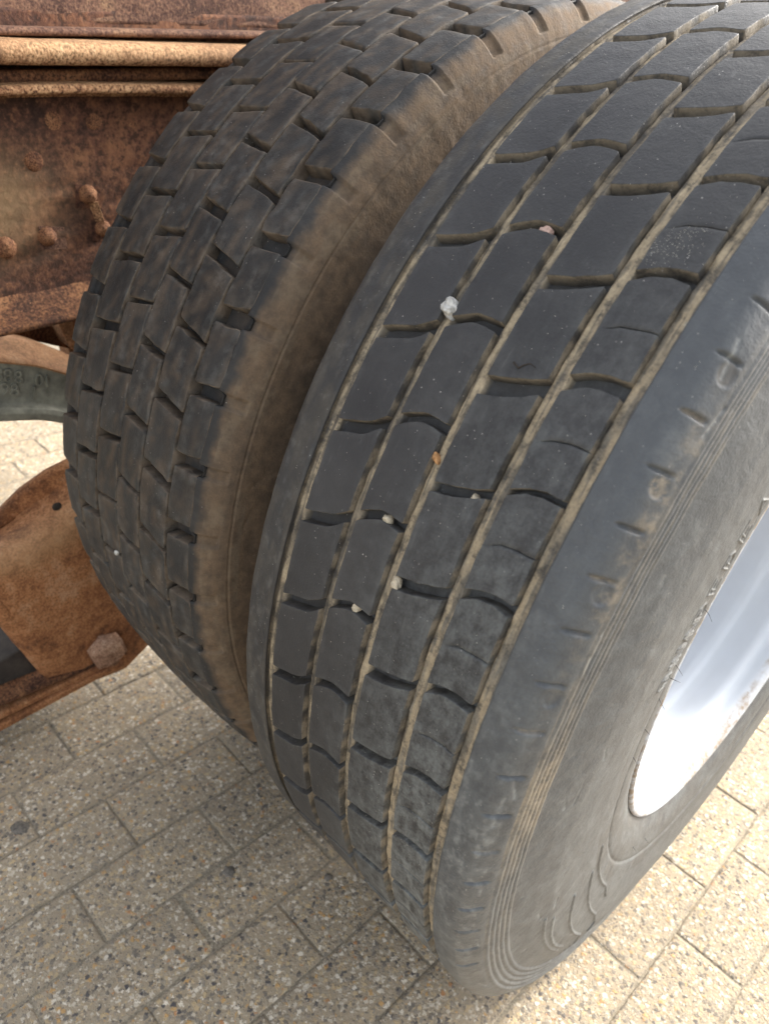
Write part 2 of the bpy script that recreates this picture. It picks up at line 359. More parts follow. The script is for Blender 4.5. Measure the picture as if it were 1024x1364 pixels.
brown = np.maximum(brown, (X_ < -.099) * (Rr_ > .48) * (.1 + .5 * sstep(.35, .65, fbm(T_ * 25, X_ * 120 + Rr_ * 90, 6))))
mark = np.maximum(mark, (X_ < -.1) * .10 * sstep(.5, .75, fbm(T_ * 70, X_ * 300 + Rr_ * 200, 66)))
mark = np.maximum(mark, (X_ > .103) * .10 * sstep(.45, .75, fbm(T_ * 14, Rr_ * 70 + X_ * 70, 21)) * sstep(.4, .6, fbm(T_ * 60, Rr_ * 200 + X_ * 200, 22)))
# dusty patch at the foot of the tread
mark = np.maximum(mark, (X_ > .1) * (X_ < .135) * .45 * np.exp(-((T_ + .05) / .22) ** 2) * sstep(.5, .7, fbm(T_ * 70, X_ * 250, 31)))
disp += ((fbm(T_ * 30, X_ * 60 + Rr_ * 60, 9) - .5) * .0008) * (~gm)
disp += gm * gl_ * (fbm(T_ * 60, X_ * 700, 10) - .5) * .0026 + gm * (1 - gl_) * ((fbm(T_ * 90, X_ * 90, 19) - .5) * .001 - .0055)
XX = X_ + disp * nx[None, :]; RR = Rr_ + disp * nr_[None, :]
if nr_[len(px) // 2] < 0: XX = X_ - disp * nx[None, :]; RR = Rr_ - disp * nr_[None, :]
Y = -RR * np.cos(T_); Z = RR * np.sin(T_)
def flatten(Y, Z): return Y, np.maximum(Z, -HUB + .0015)
Y, Z = flatten(Y, Z)
tyre = grid_mesh('carcass', np.stack([XX, Y, Z], -1), M_SIDE, wheel, {'tan': tan, 'brown': brown, 'mark': mark}, wrap=True)
tyre.data.materials.append(M_OUT)
tyre.data.polygons.foreach_set('material_index', np.tile((px[:-1] < .1035).astype(np.int32), len(TH)))  # left shoulder also gets the darker tread rubber, standing in for shade between tyres

HU = [0, .012, .022, .030, .045, .055, .065, .075, .085, .097]; HV = [0, .0055, .008, .018, .031, .043, .054, .059, .0595, .058]
HL = ([0, .003, .015, .029, .037, .044, .056, .068, .078, .09], [0, .0005, .007, .015, .026, .037, .050, .061, .062, .060])
HR = ([0, .015, .024, .037, .05, .059, .07, .081, .097], [-.001, .004, .008, .016, .028, .040, .051, .055, .055])
def hcurve(u, t): return np.interp(u, *t)
PIT = .13521
def nonuni(n, e, extra=()):
    """0..1 samples, tight near both ends (e = list of edge offsets)"""
    a = list(e) + list(np.linspace(e[-1], 1 - e[-1], n))[1:-1] + [1 - x for x in reversed(e)]
    return np.array(sorted(a + list(extra)))
def block_grid(x0, x1, fb, ft, Rf, depth, rnd=.0007, nx_=10, ny_=16, seed=0, wear=.0006, sipe=None, wob=.0008, th_scale=.53, crn=.0016):
    """returns P (nx,ny,3) and attribute arrays for a tread block between x0..x1 and th = fb(x)..ft(x); phase 0"""
    W = x1 - x0; ee = [0, .0004 / W, .0009 / W, rnd / W, 2.0 * rnd / W]
    S = nonuni(nx_, ee); H = .065
    ex = []
    if sipe is not None: ex = [sipe - .012, sipe - .006, sipe, sipe + .006, sipe + .012]
    Tn = nonuni(ny_, [0, .0004 / H, .0009 / H, rnd / H, 2.0 * rnd / H], ex)
    s, t = np.meshgrid(S, Tn, indexing='ij'); xb = x0 + W * s
    lo = fb(xb); hi = ft(xb); th = lo + (hi - lo) * t
    q = np.random.default_rng(seed); o1, o2 = q.random(2) * 100
    xb = xb + wob * (fbm(th * 40 + o1, s * 2 + o2, 1) - .5) * 2 * np.where(np.abs(s - .5) > .25, 1, .3)
    th = th + wob / th_scale * (fbm(xb * 90 + o2, t * 2 + o1, 2) - .5) * 2.4
    ds = np.minimum(s, 1 - s) * W; dt = np.minimum(t, 1 - t) * (hi - lo) * th_scale; d = np.minimum(ds, dt)
    # corners are rounded off too
    cr = crn; cx = np.clip(cr - ds, 0, None); cy = np.clip(cr - dt, 0, None); dc = cr - np.hypot(cx, cy); d = np.where((cx > 0) & (cy > 0), np.minimum(d, dc), d)
    hgt = np.where(d <= .0002, 0., np.clip(1 - (.0026 / depth) * (1 - np.sqrt(np.clip(d / rnd, 0, 1))), 0, 1))
    hgt = np.where(d < -.0004, -.2, hgt)
    r = Rf(xb) - depth * (1 - hgt) + (fbm(xb * 60 + o1, th * 40 + o2, 4) - .5) * wear * (hgt > .9)
    edge = 1 - sstep(.0, .0035, d)
    sp = np.zeros_like(r)
    if sipe is not None:
        sp = np.exp(-((t - sipe) / .0045) ** 2) * sstep(.10, .3, s)
        r = r - .0030 * sp
    P = np.stack([xb, -r * np.cos(th), r * np.sin(th)], -1)
    return P, hgt, edge, sp, s, t
def add_blocks(name, parent, mat, spec, phases, zmin, nvar=3, attrf=None, seed=0):
    var = []
    for v in range(nvar):
        P, hgt, edge, sp, s, t = block_grid(seed=seed * 17 + v, **spec)
        at = attrf(P, hgt, edge, sp, s, t, v) if attrf else {}
        o = grid_mesh(name, P, mat, parent, at); var.append(o)
    first = True
    for k, ph in enumerate(phases):
        ph = (ph + math.pi) % (2 * math.pi) - math.pi
        src = var[k % nvar]
        if k < nvar: o = src
        else: o = src.copy(); COL.objects.link(o); o.parent = parent
        o.rotation_euler = (-ph, 0, 0)
        # the few blocks pressed onto the ground get a flattened mesh of their own
        if abs(ph + math.pi / 2) < .42:
            me = src.data.copy(); n = len(me.vertices); a = np.empty(n * 3, np.float32); me.vertices.foreach_get('co', a); a = a.reshape(-1, 3)
            c, s_ = math.cos(-ph), math.sin(-ph); y = a[:, 1] * c - a[:, 2] * s_; z = np.maximum(a[:, 1] * s_ + a[:, 2] * c, zmin)
            a[:, 1] = y * c + z * s_; a[:, 2] = -y * s_ + z * c
            me.vertices.foreach_set('co', a.reshape(-1)); me.update(); o.data = me
def orient_check(): pass
lat = .0070      # half width of a lateral groove in radians
def out_attr(P, hgt, edge, sp, s, t, v):
    low = (hgt < .5)
    side = (np.minimum(s, 1 - s) * .04 < np.minimum(t, 1 - t) * .06); tan = np.where(low, np.where(side, .30, .08), 0.) + .42 * edge * sstep(.42, .62, fbm(s * 4 + v, t * 6, 40 + v)) * (hgt < .97) * side + .5 * edge * (t < .5) * (~side) * (hgt > .3) * (hgt < .97)
    mark = .06 * edge * (hgt > .9) + .15 * sp
    return {'tan': tan, 'brown': .25 * (hgt < .8), 'mark': mark}
L_ = [g[0] for g in GL]; Wg = [g[1] / 2 for g in GL]
xa = -.0905
outer_specs = []
for i in range(4):
    x0 = L_[i] + Wg[i]; x1 = L_[i + 1] - Wg[i + 1]
    if i < 2: base0, ref, tb = 1.100, -.0900, HL
    else: base0, ref, tb = .9579, 0.0, HR
    f0 = (lambda x, ref=ref, tb=tb: hcurve(np.clip(x - ref, 0, 1), tb) + lat * (1. + .3 * np.sin((x - ref) * 60)))
    f1 = (lambda x, ref=ref, tb=tb: hcurve(np.clip(x - ref, 0, 1), tb) + PIT - lat * (1. + .2 * np.cos((x - ref) * 50)))
    spec = dict(x0=x0, x1=x1, fb=f0, ft=f1, Rf=Rout, depth=.0110, sipe=(.47 if i == 3 else None), ny_=20)
    K = [base0 - PIT * (k + 1) - (.0055 if i > 1 and k == 3 else 0) for k in range(-9, 37)]
    add_blocks('tread_block', wheel, M_OUT, spec, K, -HUB + .001, 3, out_attr, seed=i)

# vent hairs at the fold by the rim
def tube(name, pts, rad, mat, parent=None, n=6, taper=True):
    V = []; F = []; pts = [Vector(p) for p in pts]
    for i, p in enumerate(pts):
        d = (pts[min(i + 1, len(pts) - 1)] - pts[max(i - 1, 0)]).normalized(); a = d.orthogonal().normalized(); b = d.cross(a)
        r = rad * (1 - .7 * i / (len(pts) - 1) if taper else 1)
        for k in range(n): V.append(p + (a * math.cos(2 * math.pi * k / n) + b * math.sin(2 * math.pi * k / n)) * r)
    for i in range(len(pts) - 1):
        for k in range(n): F.append((i * n + k, i * n + (k + 1) % n, (i + 1) * n + (k + 1) % n, (i + 1) * n + k))
    F.append(tuple(range(n))[::-1]); F.append(tuple((len(pts) - 1) * n + k for k in range(n)))
    return mesh_obj(name, V, F, mat, parent)
for th, x, r in ((.245, .1515, .357), (.21, .1505, .354), (.15, .1502, .353), (.06, .150, .352), (-.03, .150, .352), (.38, .1515, .358), (-.9, .1475, .335), (-1.05, .147, .332)):
    b = Vector((x, -r * math.cos(th), r * math.sin(th))); d = Vector((.8, -.3 + random.uniform(-.4, .4), random.uniform(-.6, .3))).normalized()
    tube('vent_hair', [b - d * .001, b + d * .004, b + d * .008 + Vector((0, 0, random.uniform(-.002, .001)))], .00035, M_HAIR, wheel, 5)

# rim
def revolve(name, prof_, mat, parent, n=160, attrf=None, step=.003, sm_=1):
    P = resample([(a, b) for a, b in prof_], step)
    if sm_: P = smooth_prof(P, sm_)
    th = np.linspace(0, 2 * math.pi, n, endpoint=False); Tt, X = np.meshgrid(th, P[:, 0], indexing='ij'); _, R_ = np.meshgrid(th, P[:, 1], indexing='ij')
    return grid_mesh(name, np.stack([X, -R_ * np.cos(Tt), R_ * np.sin(Tt)], -1), mat, parent, attrf(Tt, X, R_) if attrf else None, wrap=True)
rim_prof = [(.118, .290), (.128, .2955), (.1345, .3015), (.1385, .3035), (.1410, .3020), (.1415, .2985), (.1395, .2945), (.1350, .2900), (.1280, .2870), (.1180, .2862), (.1120, .2835), (.1080, .2790), (.1020, .2768),
            (.0800, .2755), (.0700, .2735), (.0640, .2690), (.0560, .2665), (.0300, .2650), (.0220, .2600), (.0120, .2560), (-.0400, .2520), (-.060, .246)]
def rim_attr(T, X, R):
    t = sstep(.126, .133, X) * (.25 + .9 * sstep(.42, .62, fbm((T + 10) * 5, X * 80, 51)))
    t = np.maximum(t, np.exp(-((X - .133) / .004) ** 2) * sstep(.4, .6, fbm((T + 10) * 14, X * 60, 52)))
    return {'tan': np.clip(t, 0, 1)}
rim = revolve('rim', rim_prof, M_RIM, wheel, 220, rim_attr, .0025)
revolve('disc', [(-.060, .246), (-.062, .238), (-.060, .225), (-.045, .18), (-.040, .165), (-.040, .14), (-.040, .0)], M_RIM, wheel, 96, None, .01)
revolve('hub', [(-.041, .135), (-.02, .13), (-.005, .11), (.0, .09), (.01, .085), (.014, .07), (.015, .0)], M_RIM, wheel, 64, None, .01)
for k in range(10):
    a = 2 * math.pi * k / 10; c = Vector((-.041, .15 * math.cos(a), .15 * math.sin(a)))
    tube('wheel_nut', [c, c + Vector((.03, 0, 0))], .016, M_RUST, wheel, 6, False)

# ------------------------------------------------------------------ INNER WHEEL
ICX, ICR, IR = -.3681, .4008, .5242
def Rin(x): return IR - ICR * (x - ICX) ** 2
wheel2 = empty('truck_tyre', (0, 0, HUB))
tag(wheel2, 'inner truck tyre with blocky drive-pattern tread, brown dust on its shoulder', 'tyre', 'dual rear tyres of the truck')
dpt = .0140
pin = [(-.485, .29), (-.50, .296), (-.507, .303), (-.517, .335), (-.522, .37), (-.523, .41), (-.520, .45), (-.513, .485), (-.505, .503), (-.498, .509), (-.4925, .5105), (-.489, .5108)]
pin += [(x, Rin(x) - dpt) for x in np.arange(-.486, -.2395, .003)]
pin += [(-.2385, Rin(-.2385) - dpt), (-.2375, Rin(-.2375) - .0006), (-.2350, Rin(-.235) - .0003), (-.2300, .5153), (-.2245, .5112), (-.2200, .5062), (-.2165, .5015), (-.2130, .4955), (-.2112, .4912), (-.2117, .4898), (-.2102, .4886), (-.2080, .475), (-.2045, .455), (-.2020, .43), (-.2012, .41), (-.2022, .38), (-.206, .35), (-.213, .32), (-.2215, .303), (-.235, .296), (-.25, .29)]
def istep(a, b): return .0015 if a[0] > -.245 and a[1] > .48 else .004
P0 = resample(pin, istep); px, pr = P0[:, 0], P0[:, 1]
tx = np.gradient(px); tr = np.gradient(pr); nl = np.hypot(tx, tr) + 1e-12; nx, nr_ = -tr / nl, tx / nl
TH2 = np.concatenate([np.arange(FINE0, FINE1, .003), np.linspace(FINE1, FINE0 + 2 * math.pi, 160)[:-1]])
T_, X_ = np.meshgrid(TH2, px, indexing='ij'); _, Rr_ = np.meshgrid(TH2, pr, indexing='ij')
IP = .13051
notch0 = .6727 + .2094
disp = np.zeros_like(T_)
rightS = (X_ > -.2235) & (Rr_ > .494)
for k in range(-12, 34):
    th0 = notch0 - IP * k
    if th0 > FINE1 or th0 < FINE0: continue
    d = (1 - sstep(.0095, .0125, np.abs(T_ - th0))) * sstep(-.2400, -.2385, X_) * (1 - sstep(-.2160, -.2150, X_)) * (Rr_ > .49)
    disp -= (.0056 - .0030 * sstep(-.238, -.222, X_)) * d
disp += (fbm(T_ * 30, X_ * 60 + Rr_ * 60, 61) - .5) * .0012
# shallow scars on the buttress
for _ in range(14):
    a, b = random.uniform(-.7, 1.1), random.uniform(.44, .485); l = random.uniform(.006, .02); an = random.uniform(-1.2, 1.2)
    ms = (np.abs(T_ - a) < .06) & (np.abs(Rr_ - b) < .03) & (X_ > -.23)
    if ms.any():
        d = seg_dist((T_[ms] - a) * .48, Rr_[ms] - b, [(-l * math.cos(an), -l * math.sin(an)), (0, l * .2), (l * math.cos(an), l * math.sin(an))]); disp[ms] -= .0007 * np.exp(-(d / .0012) ** 2)
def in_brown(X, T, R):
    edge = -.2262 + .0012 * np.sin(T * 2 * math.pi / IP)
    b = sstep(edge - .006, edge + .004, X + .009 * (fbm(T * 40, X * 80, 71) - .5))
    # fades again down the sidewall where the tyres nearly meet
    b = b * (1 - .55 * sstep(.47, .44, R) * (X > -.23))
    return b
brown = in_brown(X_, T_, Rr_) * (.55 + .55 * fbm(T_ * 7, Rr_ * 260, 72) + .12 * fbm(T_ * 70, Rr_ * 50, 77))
fl = (X_ > -.49) & (X_ < -.2385)
brown = np.maximum(brown, fl * .22 * sstep(.35, .65, fbm(T_ * 20, X_ * 90, 73)))
tanA = ((X_ > -.225) & (Rr_ > .48)) * .35 * sstep(.45, .7, fbm(T_ * 26, Rr_ * 160, 74))
XX = X_ + disp * nx[None, :]; RR = Rr_ + disp * nr_[None, :]
Y = -RR * np.cos(T_); Z = RR * np.sin(T_); Y, Z = flatten(Y, Z)
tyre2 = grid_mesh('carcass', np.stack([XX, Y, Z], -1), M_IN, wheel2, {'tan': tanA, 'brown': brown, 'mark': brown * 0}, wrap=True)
def lin(x0, v0, x1, v1): return lambda x: v0 + (v1 - v0) * (x - x0) / (x1 - x0)
def in_attr_for(ph_dep):
    def f(P, hgt, edge, sp, s, t, v):
        X = P[..., 0]; th = np.arctan2(P[..., 2], -P[..., 1])
        b = np.zeros_like(X)
        if ph_dep: b = 0 * sstep(-.2355, -.2315, X + .004 * (fbm(th * 60 + v * 9, X * 90, 75 + v) - .5))
        b = np.maximum(b, .36 * sstep(.45, .70, fbm(th * 26 + v * 13, X * 260 + v * 7, 80 + v)) * (.6 if ph_dep else 1.))
        b = np.maximum(b, .6 * edge * (hgt < .99) * (fbm(th * 60, X * 200, 90 + v) > .45))
        return {'brown': b, 'tan': .15 * edge, 'mark': np.maximum(.07 * edge * (hgt > .85), .12 * sstep(.52, .74, fbm(th * 18 + v * 5, X * 420 + v * 11, 95 + v)))}
    return f
K0 = range(-8, 40)
KJ = {k: random.uniform(-.0035, .0035) for k in range(-20, 60)}
def ib(x0, x1, b0, b1, t0, t1, seed, dep=False, **kw):
    spec = dict(x0=x0, x1=x1, fb=lin(x0, b0, x1, b1), ft=lin(x0, t0, x1, t1), Rf=Rin, depth=dpt, rnd=.0011, crn=.0028, wear=.0022, wob=.0017, ny_=9, nx_=6, th_scale=.52)
    spec.update(kw)
    add_blocks('tread_block', wheel2, M_IN, spec, [-IP * k + KJ[k] for k in K0], -HUB + .001, 6, in_attr_for(dep), seed=seed)
ib(-.4885, -.4492, .435, .433, .537, .547, 11)
ib(-.4472, -.4016, .372, .383, .485, .503, 12)
ib(-.3148, -.2718, .583, .564, .696, .681, 15)
ib(-.2693, -.2350, .497, .508, .604, .609, 16, True)
# centre row: two offset halves joined by a bridge, one S shaped block per pitch
def s_block(v):
    Pa = block_grid(-.3994, -.3574, lin(-.3995, .571, -.36, .583), lin(-.3995, .689, -.36, .705), Rin, dpt, .002, 6, 9, 500 + v, .0016, None, .0012, .52)
    Pb = block_grid(-.3568, -.3170, lin(-.3555, .650, -.3165, .639), lin(-.3555, .766, -.3165, .758), Rin, dpt, .002, 6, 9, 520 + v, .0016, None, .0012, .52)
    Pc = block_grid(-.3625, -.3530, lin(-.3625, .652, -.353, .655), lin(-.3625, .700, -.353, .697), lambda x: Rin(x) - .0004, dpt, .001, 4, 6, 540 + v, .0006, None, .0003, .52)
    V = []; F = []; A = {'brown': [], 'tan': [], 'mark': []}; off = 0
    for (P, hgt, edge, sp, s, t) in (Pa, Pb, Pc):
        at = in_attr_for(False)(P, hgt, edge, sp, s, t, v); nu, nv = P.shape[:2]
        V += [tuple(q) for q in P.reshape(-1, 3)]
        for i in range(nu - 1):
            for j in range(nv - 1): F.append((off + i * nv + j, off + (i + 1) * nv + j, off + (i + 1) * nv + j + 1, off + i * nv + j + 1))
        for k in A: A[k] += list(at[k].reshape(-1))
        off += nu * nv
    return V, F, A
svar = [mesh_obj('tread_block', *(lambda q: (q[0], q[1]))(q), M_IN, wheel2, q[2]) for q in (s_block(v) for v in range(3))]
for k, kk in enumerate(K0):
    o = svar[k] if k < 3 else svar[k % 3].copy()
    if k >= 3: COL.objects.link(o); o.parent = wheel2
    ph = -IP * kk + KJ[kk]; o.rotation_euler = (-ph, 0, 0)
revolve('rim', [(-x - .368 + .0, r) for x, r in rim_prof], M_RUST, wheel2, 120, None, .004)
revolve('rim_flange', [(-.245, .290), (-.236, .2955), (-.2295, .3015), (-.2255, .3035), (-.2235, .300), (-.228, .291), (-.25, .286), (-.31, .276)], M_RUST, wheel2, 120, None, .004)
revolve('disc', [(-.30, .27), (-.27, .24), (-.10, .20), (-.02, .16), (-.004, .15), (-.004, .02)], M_RUST, wheel2, 80, None, .012)

# ------------------------------------------------------------------ truck frame (rail, subframe, rivets)
def box_strip(name, sec, y0, y1, z0f, mat, parent, ny=60, rough=.0008, browntop=None, seed=0, cap=True):
    """sweep a cross-section sec [(x, z)] along y; z0f(y) is the slope of the member"""
    S = resample(sec, .004); ys = np.linspace(y0, y1, ny); q = np.random.default_rng(seed).random() * 90
    Yg, Xg = np.meshgrid(ys, S[:, 0], indexing='ij'); _, Zg = np.meshgrid(ys, S[:, 1], indexing='ij')
    ss = np.arange(len(S))[None, :]
    n = (fbm(Yg * 25 + q, ss * .35 + 0 * Yg, 3 + seed) - .5) * rough * 4
    P = np.stack([Xg + n, Yg, Zg + z0f(Yg) + n * .6], -1)
    at = {'brown': (browntop(Xg, Yg, Zg) if browntop else np.zeros_like(Xg))}
    return grid_mesh(name, P, mat, parent, at, flip=True)
slope = lambda y: .078 * (y + .4)
frame = empty('chassis', (-.70, 0, .8))
tag(frame, 'rusty riveted steel chassis rail with stacked flanges running behind the tyres', 'truck frame')
def loc(sec): return [(x + .70, z - .8) for x, z in sec]
Y0, Y1 = -1.25, 1.2
# numbers are x, z at y = -0.4
def circ(cx, cz, r, a0, a1, n=8): return [(cx + r * math.cos(math.radians(a0 + (a1 - a0) * i / n)), cz + r * math.sin(math.radians(a0 + (a1 - a0) * i / n))) for i in range(n + 1)]
box_strip('subframe_plate', loc([(-.70, 1.35), (-.690, 1.345), (-.690, .9475), (-.70, .945)]), Y0, Y1, slope, M_RUST_U, frame, 90, .0006, None, 1)
box_strip('subframe_edge', loc([(-.695, .9440)] + circ(-.668, .9400, .0040, 90, -90) + [(-.695, .9355)]), Y0, Y1, slope, M_RUST_U, frame, 90, .0004, None, 2)
box_strip('subframe_flange', loc([(-.70, .9345)] + circ(-.640, .9222, .0110, 85, -80, 10) + [(-.66, .9100), (-.70, .908)]), Y0, Y1, lambda y: .062 * (y + .4), M_RUST_L, frame, 140, .0007, lambda X, Y, Z: sstep(.110, .128, Z) * .4, 3)  # paler along the top: sun highlight put into the rust colour
box_strip('packing_strip', loc([(-.70, .906), (-.664, .905), (-.662, .900), (-.664, .8925), (-.70, .891)]), Y0, Y1, slope, M_RUST, frame, 90, .0006, None, 4)
slope2 = lambda y: .078 * (y + .4) + .004 * np.sin((y + .62) * 9)
box_strip('rail_top_flange', loc([(-.70, .892)] + circ(-.650, .8842, .0052, 85, -90, 8) + [(-.675, .8775), (-.682, .873)]), Y0, Y1, slope2, M_RUST_L, frame, 140, .0006, lambda X, Y, Z: sstep(.086, .092, Z) * .5, 5)  # upper edge tinted pale as a painted sun highlight
box_strip('frame_core', loc([(-.705, .64), (-.690, .64), (-.690, .96), (-.705, .96)]), Y0, Y1, slope, M_RUST_WEB, frame, 20, .0002, None, 9)
box_strip('rail_web', loc([(-.682, .880), (-.683, .870), (-.684, .80), (-.684, .70), (-.683, .665)]), Y0, Y1, slope, M_RUST_WEB, frame, 120, .0010, lambda X, Y, Z: .8 * np.exp(-((Y + .53) / .10) ** 2 - ((Z + .035) / .05) ** 2), 6)
box_strip('rail_bottom_flange', loc([(-.684, .667), (-.672, .650), (-.655, .642)] + circ(-.650, .6370, .005, 80, -90, 6) + [(-.70, .632)]), Y0, Y1, slope, M_RUST, frame, 90, .0008, None, 7)
def dome(name, c, r, h, mat, parent, n=20, rings=6, ax='x', seed=0, flat=False):
    V = []; F = []; q = random.Random(seed)
    for i in range(rings + 1):
        f = i / rings; rr = r * math.cos(f * math.pi / 2) ** (.6 if flat else 1); hh = h * math.sin(f * math.pi / 2)
        for k in range(n):
            a = 2 * math.pi * k / n; j = 1 + q.uniform(-.05, .05)
            V.append((c[0] + hh * (1 + q.uniform(-.08, .08)), c[1] + rr * j * math.cos(a), c[2] + rr * j * math.sin(a)))
    for i in range(rings):
        for k in range(n): F.append((i * n + k, i * n + (k + 1) % n, (i + 1) * n + (k + 1) % n, (i + 1) * n + k))
    return mesh_obj(name, V, F, mat, parent)
from_px = {}
RX = -.684
RIV = [(71, 161, .011, .004), (125, 160, .011, .003), (46, 215, .011, .004), (180, 165, .010, .002), (117, 259, .0115, .013), (137, 304, .0105, .012), (63, 315, .0115, .012), (8, 330, .013, .008)]
def px2x(u, v, x0):
    d = rt * ((u - 512) / 1004.3) + dn * ((v - 682) / 1004.3) + fw; o = m.translation; t = (x0 - o.x) / d.x; return o + d * t
for i, (u, v, r, h) in enumerate(RIV):
    p = px2x(u, v, RX); c = (p.x + .70 - .001, p.y, p.z - .8)
    dome('rivet', c, r, h, M_RIV, frame, seed=i)
    if i in (4, 5, 6):   # square washers and a torn shim below the bolt heads
        wv = .016; V = [(c[0] + .0015, c[1] + a * wv + (.006 if i == 6 else 0), c[2] + b * wv * .9 - .002) for a, b in ((-1, -.9), (1.1, -1), (1, .8), (-.9, 1))]
        V += [(x - .004, y, z) for x, y, z in V]
        mesh_obj('washer', V, [(0, 1, 2, 3), (0, 4, 5, 1), (1, 5, 6, 2), (2, 6, 7, 3), (3, 7, 4, 0)], M_RUST_U if i == 6 else M_RUST_WEB, frame, smooth=False)
p = px2x(128, 283, RX); c = (p.x + .70, p.y, p.z - .8)
mesh_obj('locking_tab', [(c[0] + .002, c[1] - .009, c[2] + .012), (c[0] + .010, c[1] - .001, c[2] + .014), (c[0] + .008, c[1] + .007, c[2] - .012), (c[0] + .001, c[1] - .002, c[2] - .010),
          (c[0] - .002, c[1] - .009, c[2] + .012), (c[0] + .006, c[1] + .001, c[2] + .014), (c[0] + .004, c[1] + .009, c[2] - .012), (c[0] - .003, c[1], c[2] - .010)],
         [(0, 1, 2, 3), (7, 6, 5, 4), (0, 4, 5, 1), (1, 5, 6, 2), (2, 6, 7, 3), (3, 7, 4, 0)], M_RUST_L, frame, smooth=False)

# ------------------------------------------------------------------ cast beam with numbers, axle
beam = empty('cast_spring_beam', (-.74, -.45, .58))
tag(beam, 'grey-green cast beam with raised numbers and rusty top edge, left of the inner tyre', 'spring beam')
BX = -.70
upper = [(-50, 444), (0, 448), (50, 455), (95, 474), (120, 490)]; low0 = [(-50, 482), (0, 483), (50, 488), (95, 501), (120, 512)]
low1 = [(-50, 541), (0, 540), (50, 540), (90, 545), (120, 552)]; low2 = [(-50, 563), (0, 560), (50, 558), (90, 564), (120, 572)]
def curve_yz(pxs, x0, n=30):
    pts = [px2x(u, v, x0) for u, v in pxs]; t = np.linspace(0, len(pts) - 1, n)
    ys = np.interp(t, range(len(pts)), [p.y for p in pts]); zs = np.interp(t, range(len(pts)), [p.z for p in pts])
    for _ in range(3): zs[1:-1] = .25 * zs[:-2] + .5 * zs[1:-1] + .25 * zs[2:]
    return ys, zs
def loft(name, rows, mat, attr=0., rough=.0008, seed=0):
    """rows: list of (x, ys, zs)"""
    P = np.stack([np.stack([np.full_like(ys, x) + .74, ys + .45, zs - .58], -1) for x, ys, zs in rows], 1)
    Q = []
    for i in range(len(rows) - 1):
        n = 5
        for k in range(n): Q.append(P[:, i] * (1 - k / n) + P[:, i + 1] * k / n)
    Q.append(P[:, -1]); Q = np.stack(Q, 1)
    Q[..., 0] += (fbm(Q[..., 1] * 80 + seed, Q[..., 2] * 80, 7) - .5) * rough * 2
    return grid_mesh(name, Q, mat, beam, {'brown': np.full(Q.shape[:2], attr)})
u0 = curve_yz(upper, BX - .045); u1 = curve_yz(low0, BX); l1 = curve_yz(low1, BX); l2 = curve_yz(low2, BX)
loft('top_edge', [(BX - .12, u0[0], u0[1] - .010), (BX - .055, u0[0], u0[1] - .001), (BX - .045, u0[0], u0[1]), (BX + .002, u1[0], u1[1] + .006), (BX + .006, u1[0], u1[1] + .003), (BX + .002, u1[0], u1[1])], M_RUST_O, .35)
loft('number_plate', [(BX + .003, u1[0], u1[1] + .002), (BX, u1[0], u1[1] - .004), (BX + .001, l1[0], l1[1] + .004), (BX + .003, l1[0], l1[1])], M_CAST)
loft('bottom_lip', [(BX, l1[0], l1[1] + .002), (BX + .008, l1[0], l1[1] - .001), (BX + .010, l1[0], l1[1] * .6 + l2[1] * .4), (BX + .008, l2[0], l2[1] + .002), (BX - .002, l2[0], l2[1]), (BX - .10, l2[0], l2[1])], M_CAST)
def text(body, u, v, x0, size, mat, parent, ploc, tilt=0., depth=.0012):
    cu = bpy.data.curves.new('t', 'FONT'); cu.body = body; cu.size = size; cu.extrude = depth; cu.bevel_depth = .0003; cu.align_x = 'CENTER'; cu.align_y = 'CENTER'
    o = bpy.data.objects.new('t', cu); COL.objects.link(o); dg = bpy.context.evaluated_depsgraph_get(); me = bpy.data.meshes.new_from_object(o.evaluated_get(dg))
    bpy.data.objects.remove(o); me.materials.clear(); me.materials.append(mat)
    ob = bpy.data.objects.new('raised_number', me); COL.objects.link(ob); ob.parent = parent
    p = px2x(u, v, x0); ob.location = (p.x - ploc[0], p.y - ploc[1], p.z - ploc[2])
    # text plane: local x -> +y world, local y -> +z, normal -> +x
    ob.rotation_euler = (math.radians(90) + 0, tilt, math.radians(90)); return ob
bl = (-.74, -.45, .58)
for s_, u_, v_ in (('8', -2, 500), ('8', 11, 501), ('8', 25, 503), ('0', 53, 507), ('1', 63, 509), ('9', 7, 519), ('8', 20, 520), ('1', 46, 523)):
    text(s_, u_, v_, BX + .0015, .024, M_CAST, beam, bl, math.radians(4))

# rusty axle casting glimpsed between rail and beam
axle = empty('rear_axle', (-.95, 0, HUB))
tag(axle, 'brown rusty axle casting in the gap between chassis rail and cast beam', 'axle')
def lathe_x(name, prof_, n, mat, parent):
    P = resample(prof_, .02); th = np.linspace(0, 2 * math.pi, n, endpoint=False)
    Tt, X = np.meshgrid(th, P[:, 0], indexing='ij'); _, R_ = np.meshgrid(th, P[:, 1], indexing='ij')
    return grid_mesh(name, np.stack([X, -R_ * np.cos(Tt), R_ * np.sin(Tt)], -1), mat, parent, {'brown': np.zeros_like(X)}, wrap=True)
lathe_x('axle_tube', [(.60, .0), (.60, .075), (.40, .085), (-.1, .09), (-.2, .15), (-.45, .21), (-.7, .15), (-.8, .09), (-1.3, .085), (-1.3, 0)], 40, M_RUST, axle)
lathe_x('brake_drum', [(.30, .0), (.30, .17), (.33, .19), (.42, .20), (.43, .205), (.50, .205), (.50, .0)], 60, M_RUST, axle)
pA = [px2x(u, v, -.80) for u, v in ((-40, 430), (20, 428), (70, 420), (130, 395), (130, 470), (70, 458), (20, 446), (-40, 444))]
